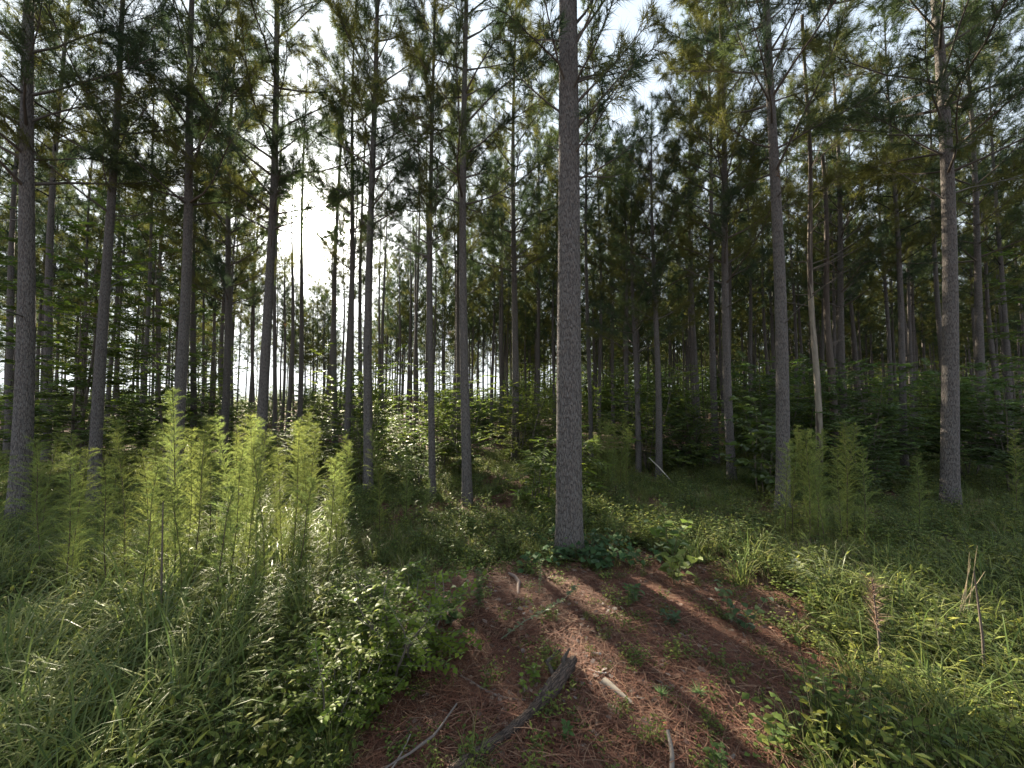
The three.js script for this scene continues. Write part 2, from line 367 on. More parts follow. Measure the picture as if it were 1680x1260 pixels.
// the big pine in front, with rough plated bark
{
  const proto = makePine({ seed: 41, H: 17, r0: 0.122, base: 6.0, dead: 6.0, reach: 1.7, needles: 30, twigs: 1.6, wid: 0.006, sides: 72, hero: true, bend: 0.012,
    limbsAt: [[3.95, 0.15, 0.95, 0.45, 0.012], [4.0, -0.35, 1.0, 0.35, 0.011], [4.2, 0.9, 1.0, 0.6, 0.011], [4.4, 5.3, 1.1, 0.5, 0.011], [4.5, 0.35, 1.15, 0.75, 0.015], [4.6, -0.25, 1.2, 0.62, 0.014], [4.7, 3.0, 0.9, 0.5, 0.011], [4.8, 0.05, 1.3, 0.8, 0.015], [4.9, 1.1, 1.2, 0.6, 0.012], [5.05, 0.05, 0.62, 0.3, 0.012], [5.1, -0.5, 1.2, 0.6, 0.014], [5.2, 2.7, 1.1, 0.45, 0.012], [5.3, -1.0, 1.3, 0.6, 0.012], [5.4, 0.6, 1.3, 0.9, 0.014], [5.5, 0.2, 1.35, 0.85, 0.016], [5.55, 3.6, 1.0, 0.5, 0.012], [5.7, -0.15, 1.4, 0.9, 0.015], [5.0, 2.2, 1.2, 0.6, 0.012], [5.6, 4.6, 1.3, 0.6, 0.012], [3.1, 2.9, 0.1, 0.3, 0.009], [2.2, 0.8, 0.08, 0.2, 0.01], [4.3, 3.4, 0.3, 0.4, 0.01], [1.0, 3.0, 0.1, 0.5, 0.008]] });
  place(proto, 'pine_tree', 'thick pine with plated grey bark and bare lower stem, green vine at its foot', 'pine tree', 'pines along the edge of the stand', 0.594, -4.07);
}
// [x, z, girth and height scale, which shape, turn, label]
const EDGE = [
  [-6.72, -5.3, 1.22, 0, 0.4, 'stout grey pine rising behind the feathery weeds, leafy broadleaf saplings around it'],
  [-6.45, -6.0, 0.92, 1, 2.0, 'straight pine with dark forked branches beside the broadleaf saplings and feathery weeds'],
  [-5.67, -6.5, 1.08, 2, 4.1, 'tall grey pine behind the tallest feathery weed'],
  [-6.73, -9.0, 0.98, 3, 1.2, 'slim dark pine standing between two stouter grey pines over the feathery weeds'],
  [-4.55, -7.0, 1.08, 4, 5.2, 'grey pine with long rising side branches, beside a thin dark pine'],
  [-7.99, -13.0, 1.0, 12, 0.9, 'thin dark pine close beside a stouter grey pine'],
  [-6.08, -11.0, 1.0, 10, 3.3, 'dark slim pine, one of two standing almost trunk to trunk'],
  [-4.55, -10.0, 1.0, 11, 1.7, 'dark slim pine with a rough lower stem, second of a close pair'],
  [-3.4, -7.9, 0.80, 1, 0.2, 'slender bluish grey pine beside a thicker grey pine'],
  [-4.3, -11.0, 0.90, 11, 2.2, 'pine half hidden behind a thicker grey trunk'],
  [-2.47, -6.7, 0.92, 5, 4.6, 'smooth straight grey pine at the edge of the leafy thicket'],
  [-1.33, -6.5, 0.70, 4, 1.1, 'slenderest grey pine of the edge, standing on needle litter'],
  [-0.70, -6.1, 0.94, 2, 5.9, 'grey pine with knots and two dead side branches, standing in a sunlit patch'],
  [-1.5, -11.0, 0.86, 1, 3.9, 'pine half hidden behind the knotted grey pine'],
  [4.25, -7.5, 0.98, 3, 2.6, 'slightly leaning dark grey pine beside the big-leaved bush'],
  [3.92, -5.65, 1.06, 5, 0.1, 'grey pine with ringed bark, standing on bare needle litter'],
  [6.75, -6.0, 1.24, 4, 3.0, 'grey pine with knotty ringed stem, amid broadleaf shrubs'],
  [2.8, -8.6, 0.78, 0, 5.1, 'slim pine with one pale lit edge near the feathery weeds', 0.64],
  [3.1, -8.2, 0.85, 1, 4.4, 'slim dark pine behind a leaning dead stick', 0.7],
  [3.28, -11.0, 0.85, 2, 0.7, 'thin dark pine beside a slim pale-edged pine', 0.75],
  [9.0, -10.4, 1.1, 3, 2.9, 'brown barked pine beside the broken-topped snag'],
  [11.0, -9.0, 1.0, 2, 0.3, 'dark pine among the large-leaved shrubs'],
  [0.08, -10.0, 1.15, 4, 2.1, 'dark broad pine beyond the hollow of brown needles'],
];
for (const [x, z, s, k, turn, label, tall = 0.55 + 0.45 * s] of EDGE) place(k > 9 ? farPines[k - 4] : nearPines[k], 'pine_tree', label, 'pine tree', 'pines along the edge of the stand', x, z, turn, [s * 0.87, tall, s * 0.87]);

// the stand behind: planted rows, a little irregular
{
  const r = rng(909), spots = [];
  for (let row = 0; row < 17; row++) for (let c = -24; c <= 24; c++) {
    const z = -9.6 - row * 1.9 + r.u(-0.55, 0.55), x = c * 1.95 + (row % 2) * 1.0 + r.u(-0.6, 0.6);
    if (Math.abs(x) > -z * 1.42 + 1.5) continue;
    if (EDGE.some(([a, b]) => Math.hypot(a - x, b - z) < 1.2)) continue;
    if (z > -14.5 && x > -z * 0.30 && x < -z * 0.47) continue;
    if (r() < 0.16) continue;
    const across = 0.889 * x - 0.458 * z, along = -0.458 * x - 0.889 * z;   // a thinned strip of lean, high-crowned pines, where the low sun comes in
    const lean = across > -2.4 && across < 4.6 && along > 10.5 && along < 38;
    const high = across > 1.2 && across < 2.8 && along > 18.5 && along < 23;
    if (lean && !high && r() < (along > 23 ? 0.6 : across > -0.75 && across < 0.3 ? 0.6 : 0.12)) continue;
    
    if (x < -1.5 && z < -20 && across < 3.2 && r() < 0.55) continue;
    spots.push([x, z, r.u(0.62, 1.0), high ? 9 + Math.floor(r() * 2) : lean ? 6 + Math.floor(r() * 3) : Math.floor(r() * 6), r.u(0, 6.28), r()]);
  }
  const deep = (x, s, k) => {
    const size = s < 0.74 ? 'thin pole-like pine' : s < 0.88 ? 'slim pine' : 'stouter pine';
    const where = k > 8 ? 'with a high dense crown in the sunward rows' : k > 5 ? 'with a high thin crown against the glare of the sun' : x < -1.5 ? 'in the rows behind the sunlit thicket' : x < 2.5 ? 'in the rows behind the big plated pine' : 'in the rows behind the snags and large-leaved shrubs';
    return [size + ' ' + where, 'pine tree', size + 's ' + where];
  };
  spots.sort((a, b) => Math.hypot(a[0], a[1]) - Math.hypot(b[0], b[1]));
  spots.slice(0, 272).forEach(([x, z, s, k, turn, q]) => place(farPines[k], 'pine_tree', ...deep(x, s, k),  x, z, turn, [s, 0.86 + 0.14 * s + (q - 0.5) * 0.16, s]));
  for (const [x, z, k, s, tall] of [[-8.6, -18.6, 9, 0.85, 0.92], [-8.3, -19.9, 10, 0.9, 0.95], [-7.1, -18.8, 9, 0.8, 0.9], [-9.4, -21.0, 10, 0.85, 1.0]]) place(farPines[k], 'pine_tree', ...deep(x, s, k), x, z, k + z, [s, tall, s]);
  [[27, -0.8, 0], [27.6, 0.5, 3], [29, -0.1, 1], [30.5, -1.2, 4], [31, 0.7, 2], [32.5, 0.1, 5], [34, -0.6, 0], [35.5, 0.9, 3], [26.6, -1.7, 2]].forEach(([al, ac, k], n) => { const x = -0.458 * al + 0.889 * ac, z = -0.889 * al - 0.458 * ac, s = 0.66 + 0.05 * (n % 4); place(farPines[k], 'pine_tree', ...deep(x, s, k), x, z, n * 1.3, [s * 1.1, 0.66 + (al - 26) * 0.014 + 0.02 * (n % 3), s * 1.1]); });
  const rest = spots.slice(272);
  const mats = farPines.slice(0, 2).map(() => []);
  rest.forEach(([x, z, s, k, turn], n) => mats[n % 2].push([matrix(x, ground(x, z), z, 0, turn, 0, s, 0.9, s)]));
  for (let n = 0; n < 620; n++) { const z = -r.u(34, 85), x = r.u(-1.4, 1.4) * z * -1; if (x < 0.02 * z && r() < 0.86) continue; mats[n % 2].push([matrix(x, ground(x, z), z, 0, r.u(0, 6), 0, r.u(0.9, 1.2), r.u(0.8, 1.05), r.u(0.9, 1.2))]); }
  farPines.slice(0, 2).forEach((p, n) => {
    stuff('far_pine_woods', p.children[0].geometry, M.bark, mats[n], 'far stems of the pine wood merging into one mass', 'woods');
    stuff('far_pine_foliage', p.children[1].geometry, M.needles, mats[n], 'far needle crowns of the pine wood merging into one mass', 'foliage');
  });
}
// the pale dead snag, and the broken one beside the reddish pine
function makeSnag(seed, H, r0, lean, pale, limbs) {
  const root = new THREE.Group(), s = new Shape3(), r = rng(seed), P = [], R = [];
  const at = (h) => V(lean * h + 0.03 * Math.sin(h * 1.1), h, 0.02 * Math.sin(h * 1.3));
  for (let h = -0.1; h <= H; h += 0.1) { P.push(at(h)); R.push(r0 * (1 - 0.6 * Math.max(0, h) / H) + r0 * 0.3 * Math.exp(-Math.max(0, h) / 0.2)); }
  tube(s, P, R, 14, WHITE, { cap: true, relief: (u, v, th, len) => 0.004 * nz(Math.cos(th) * 2, Math.sin(th) * 2, len * 3) + (len > H - 0.25 ? 0.03 * nz(Math.cos(th) * 3, Math.sin(th) * 3, 1) : 0) });
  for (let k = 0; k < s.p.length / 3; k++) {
    const h = s.p[k * 3 + 1], a = s.n[k * 3], b = s.n[k * 3 + 2], paleMix = pale * sm(-0.05, 0.12, nz(h * 1.6, a * 1.5, b * 1.5) + 0.6 * sm(0.6, 1.1, h) * sm(4.1, 3.4, h) - 0.3), g = 0.85 + 0.3 * nz(h * 9, a * 5, b * 5);
    const c = mixc([0.10, 0.076, 0.062], [0.32, 0.275, 0.215], paleMix); s.c[k * 3] = c[0] * g; s.c[k * 3 + 1] = c[1] * g; s.c[k * 3 + 2] = c[2] * g;  // stem colour goes from brown to pale in uneven blotches, mostly low down
  }
  part('trunk', s, M.mottled, root);
  for (let k = 0; k < limbs; k++) { const h = H * r.u(0.35, 0.97), az = r.u(0, 6.28), L = r.u(0.3, 1.1), l = new Shape3(), o = at(h), d = V(Math.cos(az), r.u(0.1, 0.6), Math.sin(az)); tube(l, [o, o.clone().addScaledVector(d, L * 0.5), o.clone().addScaledVector(d, L).add(V(0, 0.1, 0))], [0.01, 0.007, 0.002], 5, [0.12, 0.10, 0.085]); part('limb', l, M.wood, root); }
  return root;
}
place(makeSnag(12, 9.6, 0.06, 0.002, 1, 30), 'dead_pine_snag', 'slim dead pine with pale mottled lower stem, behind the tall feathery weeds', 'dead tree', null, 6.0, -7.6);
place(makeSnag(13, 8.2, 0.095, 0.0, 0.12, 9), 'dead_pine_snag', 'reddish dead pine snapped off at the top, beside a brown barked pine', 'dead tree', null, 8.3, -10.0);

// ---------------------------------------------------------------- broadleaf shrubs and saplings
const GREENS = { bright: [0.135, 0.19, 0.022], mid: [0.105, 0.16, 0.024], deep: [0.09, 0.145, 0.028], yellow: [0.165, 0.205, 0.024] };
function makeShrub({ seed, h = 1.8, spread = 0.9, stems = 7, leafL = 0.07, leafW = 0.04, per = 22, twigs = 14, green = 'bright', big = false, trunk = false, droop = 0.1, low = 0.15 }) {
  const r = rng(seed), root = new THREE.Group(), wood = [], fol = new Shape3();
  const bark = [0.12, 0.10, 0.08];
  const spray = (s, at, d, l, f) => {
    const tip = at.clone().addScaledVector(d, l); tip.y -= droop * l;
    tube(s, [at, tip], [0.0035, 0.0015], 3, tone([0.10, 0.11, 0.05], r, 0.2));
    const n = Math.max(3, Math.round(per * l / 0.4)), base = tone(GREENS[green], r, 0.3);
    for (let k = 0; k < n; k++) {
      const q = at.clone().lerp(tip, 0.12 + 0.9 * k / n), side = V(-d.z, 0, d.x).multiplyScalar(k % 2 ? 1 : -1).addScaledVector(d, 0.5 + 0.3 * r()).add(V(0, r.u(-0.45, 0.25), 0)).normalize();
      const up = V(r.u(-0.45, 0.45), 1, r.u(-0.45, 0.45)), sc = r.u(0.6, 1.15);
      (big ? leaf : smallLeaf)(fol, q, side, up, leafL * sc * 1.15, leafW * sc * 1.25, tone(base, r, 0.22));
    }
  };
  for (let k = 0; k < stems; k++) {
    const s = new Shape3(), az = k / stems * 6.28 + r.u(-0.5, 0.5), lean = trunk ? r.u(0.02, 0.1) : r.u(0.1, 0.55) * spread / h * 1.3, hh = h * r.u(0.65, 1), P = [], R = [], n = 7;
    for (let j = 0; j <= n; j++) { const f = j / n; P.push(V(Math.cos(az) * (0.05 + lean * hh * f) + 0.05 * Math.sin(f * 5 + k), hh * f - 0.05, Math.sin(az) * (0.05 + lean * hh * f) + 0.05 * Math.cos(f * 4 + k))); R.push((trunk ? 0.035 : 0.012) * (1 - 0.85 * f)); }
    tube(s, P, R, 5, bark);
    const m = twigs;
    for (let j = 0; j < m; j++) {
      const f = low + (1 - low) * (j + r()) / m, x = f * n, i = Math.min(n - 1, Math.floor(x)), at = P[i].clone().lerp(P[i + 1], Math.min(1, x - i)), a = j * 2.4 + r.u(-0.4, 0.4);
      const reach = (trunk ? spread * (1.05 - 0.75 * f) : spread * 0.6 * (1.1 - 0.6 * f)) * r.u(0.6, 1.1), d = V(Math.cos(a), r.u(0.0, 0.6), Math.sin(a)).normalize();
      if (reach > 0.55) {
        const P2 = []; for (let q = 0; q <= 3; q++) P2.push(at.clone().addScaledVector(d, reach * q / 3).add(V(0, -0.08 * reach * (q / 3) ** 2, 0)));
        tube(s, P2, [0.008, 0.006, 0.004, 0.002], 3, bark);
        const c = Math.round(reach * 9);
        for (let q = 0; q < c; q++) spray(s, at.clone().lerp(P2[3], 0.25 + 0.75 * (q + r()) / c), V(d.x, 0, d.z).applyAxisAngle(V(0, 1, 0), r.u(-1.2, 1.2)).add(V(0, r.u(-0.15, 0.4), 0)).normalize(), r.u(0.2, 0.42), f);
      } else spray(s, at, d, reach + 0.12, f);
    }
    wood.push(s);
  }
  for (const s of wood) part(trunk ? 'trunk' : 'stem', s, M.limb, root);
  part('foliage', fol, M.leaves, root, 'stuff');
  return root;
}
const SH = {
  thicket: [makeShrub({ seed: 21, h: 3.1, spread: 1.2, stems: 7, twigs: 18, leafL: 0.075, leafW: 0.045, green: 'bright' }), makeShrub({ seed: 22, h: 2.6, spread: 1.1, stems: 7, twigs: 16, leafL: 0.07, leafW: 0.045, green: 'bright' }), makeShrub({ seed: 23, h: 2.2, spread: 1.0, stems: 8, twigs: 14, leafL: 0.06, leafW: 0.035, green: 'yellow' })],
  low: [makeShrub({ seed: 31, h: 1.0, spread: 0.75, stems: 8, twigs: 12, leafL: 0.05, leafW: 0.03, green: 'mid' }), makeShrub({ seed: 32, h: 0.8, spread: 0.7, stems: 8, twigs: 11, leafL: 0.05, leafW: 0.026, green: 'bright' })],
  dark: [makeShrub({ seed: 41, h: 2.7, spread: 1.3, stems: 7, twigs: 17, leafL: 0.085, leafW: 0.05, green: 'deep', low: 0.2 }), makeShrub({ seed: 42, h: 2.0, spread: 1.1, stems: 8, twigs: 15, leafL: 0.075, leafW: 0.045, green: 'deep', low: 0.1 })],
  big: [makeShrub({ seed: 51, h: 1.9, spread: 0.75, stems: 5, twigs: 11, leafL: 0.14, leafW: 0.10, per: 8, green: 'mid', big: true })],
  sapling: [makeShrub({ seed: 61, h: 6.2, spread: 1.7, stems: 1, twigs: 44, leafL: 0.085, leafW: 0.06, per: 13, green: 'mid', trunk: true, low: 0.12 }), makeShrub({ seed: 62, h: 5.0, spread: 1.4, stems: 2, twigs: 26, leafL: 0.08, leafW: 0.055, per: 13, green: 'bright', trunk: true, low: 0.1 })],
  drooping: [makeShrub({ seed: 71, h: 1.25, spread: 0.65, stems: 6, twigs: 11, leafL: 0.13, leafW: 0.03, per: 13, green: 'bright', droop: 0.5, big: true })],
};
const bush = (p, label, x, z, turn, s = 1, group = 'understorey shrubs', name = 'leafy_shrub', cat = 'shrub') => place(p, name, label, cat, group, x, z, turn, s);
bush(SH.thicket[0], 'sunlit thicket shrub beside the smooth grey pine', -3.1, -8.4, 0.3);
bush(SH.thicket[1], 'sunlit thicket shrub behind the slenderest pine', -1.7, -9.3, 1.4, 1.1);
bush(SH.thicket[2], 'yellow-green shrub between the slender and smooth grey pines', -2.85, -7.4, 2.2, 0.7);
bush(SH.low[0], 'low shrub seen through the gap in the sunlit thicket', -2.9, -11.2, 1.0, 1.5);
bush(SH.low[1], 'low bright shrub at the back of the gap in the sunlit thicket', -3.5, -12.0, 3.0, 1.6);
bush(SH.thicket[1], 'sunlit thicket shrub beside the knotted grey pine', -1.05, -8.4, 5.1, 0.95);
bush(SH.thicket[0], 'tall sunlit thicket shrub behind the slender bluish pine', -3.7, -9.0, 2.7, 1.0);
bush(SH.thicket[1], 'sunlit thicket shrub in front of the close pair of dark pines', -4.7, -8.8, 0.8, 0.62);
bush(SH.thicket[2], 'yellow-green shrub before the thin dark pine', -5.6, -8.4, 3.3, 0.7);
bush(SH.low[0], 'low leafy bush at the foot of the slenderest pine', -1.75, -7.1, 2.2, 0.9);
bush(SH.drooping[0], 'bush with narrow drooping leaves beside the big plated pine', 0.42, -5.7, 0.9);
bush(SH.drooping[0], 'narrow-leaved bush behind the big plated pine, by the feathery weeds', 1.15, -6.7, 3.9, 1.15);
bush(SH.big[0], 'bush with large rounded leaves beside the leaning dark pine', 4.35, -6.7, 0.5, 0.95);
bush(SH.big[0], 'bush with large rounded leaves behind the ring-barked pine', 4.75, -7.1, 2.9, 0.75);
bush(SH.dark[0], 'tall shrub between the pale snag and the knotty ringed pine', 7.3, -7.9, 0.7, 1.0);
bush(SH.dark[1], 'dense shrub at the foot of the knotty ringed pine', 6.4, -7.1, 2.3, 0.8);
bush(SH.dark[1], 'spreading shrub between slim pine and leaning pine', 4.0, -9.2, 1.2, 0.95);
bush(SH.dark[0], 'large-leaved shrub beside the dark pine', 9.4, -8.0, 2.0, 1.0);
bush(SH.dark[0], 'large-leaved shrub in front of the dark pine', 9.0, -7.0, 4.0, 0.85);
bush(SH.sapling[0], 'tall broadleaf sapling between the two stout pines', -8.7, -7.6, 0.4, 1.0, 'broadleaf saplings', 'broadleaf_sapling', 'sapling');
bush(SH.sapling[1], 'bushy broadleaf sapling behind the stout grey pine', -9.4, -8.4, 2.4, 1.1, 'broadleaf saplings', 'broadleaf_sapling', 'sapling');
bush(SH.sapling[0], 'broadleaf sapling leaning over the forked-branch pine', -7.6, -8.6, 3.5, 0.95, 'broadleaf saplings', 'broadleaf_sapling', 'sapling');
bush(SH.sapling[1], 'broadleaf sapling behind the tall grey pine', -7.7, -9.9, 5.0, 0.9, 'broadleaf saplings', 'broadleaf_sapling', 'sapling');
bush(SH.sapling[1], 'leafy broadleaf sapling under the branches of the forked-branch pine', -8.2, -7.4, 4.2, 1.0, 'broadleaf saplings', 'broadleaf_sapling', 'sapling');
bush(SH.sapling[0], 'broadleaf sapling overhanging the grass beside the stout grey pine', -8.4, -6.1, 2.9, 0.9, 'broadleaf saplings', 'broadleaf_sapling', 'sapling');
bush(SH.sapling[0], 'tall broadleaf sapling beside the shrubs at the dark pine', 12.4, -8.6, 1.5, 0.95, 'broadleaf saplings', 'broadleaf_sapling', 'sapling');
{
  const r = rng(77);
  const far = [[], [], []];
  for (let k = 0; k < 620; k++) { const z = -r.u(23, 80), x = z * -r.u(-1.45, 1.45), sc = r.u(1.0, 1.5) * (x < 0 ? 0.75 : 1 + (-z - 23) * 0.018); far[k % 3].push([matrix(x, ground(x, z), z, 0, r.u(0, 6), 0, sc, sc * r.u(0.8, 1.3), sc)]); }
  [SH.thicket[0], SH.thicket[1], SH.dark[0]].forEach((p, k) => stuff('far_undergrowth', p.children[p.children.length - 1].geometry, M.leaves, far[k], 'far leafy undergrowth of the wood merging into one mass', 'undergrowth'));
  for (let k = 0; k < 110; k++) {
    const z = -r.u(9, 24), x = z * -r.u(-1.3, 1.3);
    const ac = 0.889 * x - 0.458 * z, al = -0.458 * x - 0.889 * z, open = al < 17 && ((ac > -1.7 && ac < 0.6) || (ac > 1.3 && ac < 2.5));
    const p = open ? SH.low[0] : r.pick([...SH.thicket, ...SH.dark, SH.low[0]]);
    const kind = p === SH.thicket[0] ? 'tall open shrub' : p === SH.thicket[1] ? 'rounded leafy shrub' : p === SH.thicket[2] ? 'small-leaved yellowish shrub' : p === SH.dark[0] ? 'tall large-leaved shrub' : p === SH.dark[1] ? 'spreading large-leaved shrub' : 'knee-high green shrub';
    const where = x < -1.5 ? 'under the pines behind the feathery clump' : x < 2.5 ? 'under the pines behind the big plated pine' : 'under the pines behind the dead snags';
    bush(p, kind + ' ' + where, x, z, r.u(0, 6.28), r.u(0.7, 1.15), kind + 's ' + where);
  }
}

// ---------------------------------------------------------------- feathery weeds (tall, thread-leaved)
function makeFennel(seed, h) {
  const r = rng(seed), root = new THREE.Group(), stem = new Shape3(), fea = new Shape3(), P = [], R = [], n = 8, lx = r.u(-0.08, 0.08), lz = r.u(-0.08, 0.08);
  for (let j = 0; j <= n; j++) { const f = j / n; P.push(V(lx * f * f * h + 0.008 * Math.sin(f * 9), h * f - 0.04, lz * f * f * h)); R.push(0.0055 * (1 - 0.75 * f)); }
  tube(stem, P, R, 5, [0.085, 0.06, 0.04]);
  const m = Math.round(78 * h), base = tone([0.185, 0.23, 0.065], r, 0.25);
  for (let j = 0; j < m; j++) {
    const f = 0.12 + 0.88 * (j + r()) / m, x = Math.min(n - 0.01, f * n), i = Math.floor(x), at = P[i].clone().lerp(P[i + 1], x - i), a = j * 2.4 + r.u(-1.1, 1.1);
    const L = (f < 0.55 ? 0.06 + 0.17 * sm(0.1, 0.55, f) : 0.045 + 0.185 * Math.pow(1 - (f - 0.55) / 0.45, 0.8)) * r.u(0.35, 1.2);
    const d = V(Math.cos(a), r.u(0.6, 1.9), Math.sin(a)).normalize(), bits = 5, c = tone(base, r, 0.2);
    let p = at.clone(); const dd = d.clone();
    for (let b = 0; b < bits; b++) {
      const q = p.clone().addScaledVector(dd, L / bits);
      needle(fea, p, dd, L / bits * 1.25, 0.0036, c, r);
      const k = 7;
      for (let w = 0; w < k; w++) needle(fea, p.clone().lerp(q, r()), turned(dd, r.u(0.35, 0.8), r), r.u(0.022, 0.052) * (1.1 - 0.1 * b), 0.0025, tone(c, r, 0.2), r, 0.002);
      p = q; dd.y -= 0.10 + 0.08 * f; dd.normalize();
    }
  }
  part('stem', stem, M.limb, root); part('foliage', fea, M.feather, root, 'stuff');
  return root;
}
const fennels = [1.6, 1.4, 1.5, 1.2, 1.75, 0.95].map((h, k) => makeFennel(500 + k, h));
{
  const r = rng(640);
  const put = (x, z, k, s, label, group) => place(fennels[k], 'feathery_weed', label, 'weed', group, x, z, r.u(0, 6.28), [s * 1.05, s, s * 1.05]);
  const T = 'tall feathery weed';
  put(-2.62, -3.05, 4, 1.0, 'tallest feathery weed, dark stem, in the dense clump of weeds');
  put(-3.15, -3.2, 2, 1.0, 'feathery weed with two leaning tips on the edge of the dense clump', 'feathery weeds of the dense clump');
  const L = 'feathery yellow-green weed in the dense backlit clump over the grass';
  for (const [x, z, k, s] of [[-2.35, -2.9, 0, 0.95], [-2.1, -3.1, 1, 1.0], [-1.85, -2.95, 1, 0.95], [-1.95, -3.5, 2, 1.0], [-2.7, -3.5, 0, 0.95], [-2.45, -3.7, 1, 1.1], [-3.0, -2.9, 3, 1.0], [-3.3, -3.6, 0, 0.9], [-2.9, -4.1, 2, 0.95], [-2.2, -4.2, 1, 1.05], [-1.75, -4.0, 3, 1.05], [-1.6, -3.4, 3, 1.0], [-3.6, -3.2, 1, 0.9], [-3.7, -4.0, 2, 0.9], [-4.3, -3.9, 1, 0.95], [-4.6, -4.5, 0, 0.9], [-1.55, -4.6, 1, 0.95], [-1.35, -5.0, 3, 0.9], [-2.5, -2.65, 3, 1.0], [-2.05, -2.7, 5, 1.1], [-3.2, -4.6, 4, 0.85], [-2.6, -4.8, 0, 1.0], [-4.9, -3.7, 3, 1.0], [-5.3, -4.4, 2, 0.9], [-2.35, -3.3, 4, 0.88], [-2.0, -3.8, 0, 0.92], [-2.85, -3.35, 1, 1.05], [-1.72, -3.15, 5, 1.1], [-2.75, -3.0, 2, 0.85], [-2.25, -3.15, 3, 1.1], [-1.9, -3.25, 0, 0.8], [-2.6, -3.8, 4, 0.85], [-3.05, -3.7, 1, 1.0], [-2.15, -3.6, 2, 0.9], [-1.65, -3.7, 1, 0.8], [-3.4, -3.0, 3, 1.05], [-1.9, -4.3, 2, 0.85], [-2.45, -4.4, 4, 0.8], [-3.5, -4.3, 0, 0.85], [-4.1, -3.4, 3, 1.1], [-2.3, -2.75, 1, 0.75], [-1.8, -2.75, 3, 0.7]]) put(x, z, k, s, L, 'feathery weeds of the dense clump');
  for (const [x, z, k, s] of [[3.25, -4.25, 1, 0.95], [3.45, -4.4, 3, 1.1], [3.7, -4.3, 2, 0.95], [3.85, -4.5, 1, 1.0], [3.55, -4.7, 0, 0.85], [3.15, -4.5, 3, 1.0], [3.35, -4.2, 5, 1.1], [3.6, -4.5, 4, 0.75], [3.3, -4.6, 2, 0.85], [3.75, -4.15, 3, 0.95], [3.5, -4.15, 1, 0.8]]) put(x, z, k, s, 'feathery green weed in the shaded clump before the pale snag', 'feathery weeds before the pale snag');
  for (const [x, z, k, s] of [[1.6, -6.9, 1, 0.95], [1.75, -7.1, 3, 1.1], [1.95, -7.0, 2, 0.95], [2.1, -7.2, 3, 1.0], [1.68, -6.6, 5, 0.9], [1.7, -6.8, 0, 0.85], [1.85, -6.9, 1, 0.9], [1.5, -6.75, 3, 0.9], [2.05, -7.0, 1, 0.8]]) put(x, z, k, s, 'feathery yellow-green weed in the small clump beside the slim pines', 'feathery weeds beside the slim pines');
  put(4.7, -4.5, 3, 0.85, 'lone feathery weed before the knotty ringed pine');
  put(7.0, -5.4, 1, 0.9, 'feathery weed in the shrubs past the knotty ringed pine');
  put(-1.2, -5.4, 5, 0.6, 'short feathery weed in front of the knotted grey pine');
}

// ---------------------------------------------------------------- grass, ground cover and litter (nobody could count them)
function makeTuft(seed, n, len, wid, arch, cols) {
  const r = rng(seed), s = new Shape3();
  for (let k = 0; k < n; k++) {
    const a = r.u(0, 6.28), L = len * r.u(0.5, 1.1), c = tone(r.pick(cols), r, 0.25), b0 = V(Math.cos(a) * r.u(0, 0.05), 0, Math.sin(a) * r.u(0, 0.05)), lean = r.u(0.08, 0.5), ar = arch * r.u(0.4, 1.3), seg = 6;
    const side = V(-Math.sin(a), 0, Math.cos(a)), st = s.p.length / 3; let p = b0.clone(), e = Math.PI / 2 - lean;
    for (let j = 0; j <= seg; j++) {
      const w = wid * (1 - Math.pow(j / seg, 2.2)) * 0.5 + 0.0003, d = V(Math.cos(a) * Math.cos(e), Math.sin(e), Math.sin(a) * Math.cos(e)), nn = V().crossVectors(side, d);
      s.vert(p.x - side.x * w, p.y, p.z - side.z * w, nn.x, nn.y, nn.z, 0, 0, c); s.vert(p.x + side.x * w, p.y, p.z + side.z * w, nn.x, nn.y, nn.z, 1, 0, c);
      p.addScaledVector(d, L / seg); e -= ar * (j + 0.5) / seg;
    }
    for (let j = 0; j < seg; j++) { const q = st + j * 2; s.i.push(q, q + 1, q + 2, q + 1, q + 3, q + 2); }
  }
  return s.geo();
}
const GC = [[0.165, 0.205, 0.05], [0.115, 0.165, 0.045], [0.215, 0.235, 0.065], [0.14, 0.17, 0.06]];
const tuftsLong = [makeTuft(801, 24, 0.62, 0.008, 1.15, GC), makeTuft(802, 20, 0.52, 0.0075, 1.4, GC), makeTuft(803, 18, 0.78, 0.0085, 1.0, GC)];
const tuftShort = makeTuft(804, 30, 0.24, 0.004, 0.6, [...GC, [0.2, 0.2, 0.09]]);
const tuftDry = makeTuft(805, 20, 0.3, 0.003, 0.9, [[0.30, 0.22, 0.12], [0.24, 0.16, 0.09]]);
function makeSprig(seed, n, h, spread, ll, lw, cols) {
  const r = rng(seed), s = new Shape3();
  for (let k = 0; k < n; k++) {
    const a = r.u(0, 6.28), top = V(Math.cos(a) * spread * r(), h * r.u(0.35, 1), Math.sin(a) * spread * r()), foot = V(top.x * 0.25, -0.01, top.z * 0.25), c = tone(r.pick(cols), r, 0.25);
    tube(s, [foot, top], [0.0016, 0.001], 3, [0.09, 0.09, 0.04]);
    const m = 7;
    for (let j = 0; j < m; j++) { const b = j * 2.4 + k, f = 0.3 + 0.72 * j / m, d = V(Math.cos(b), r.u(-0.1, 0.6), Math.sin(b)).normalize(); smallLeaf(s, foot.clone().lerp(top, f), d, V(r.u(-0.4, 0.4), 1, r.u(-0.4, 0.4)), ll * r.u(0.6, 1.2), lw * r.u(0.7, 1.15), tone(c, r, 0.18)); }
  }
  return s.geo();
}
const LC = [[0.15, 0.19, 0.036], [0.11, 0.158, 0.036], [0.20, 0.22, 0.045]];
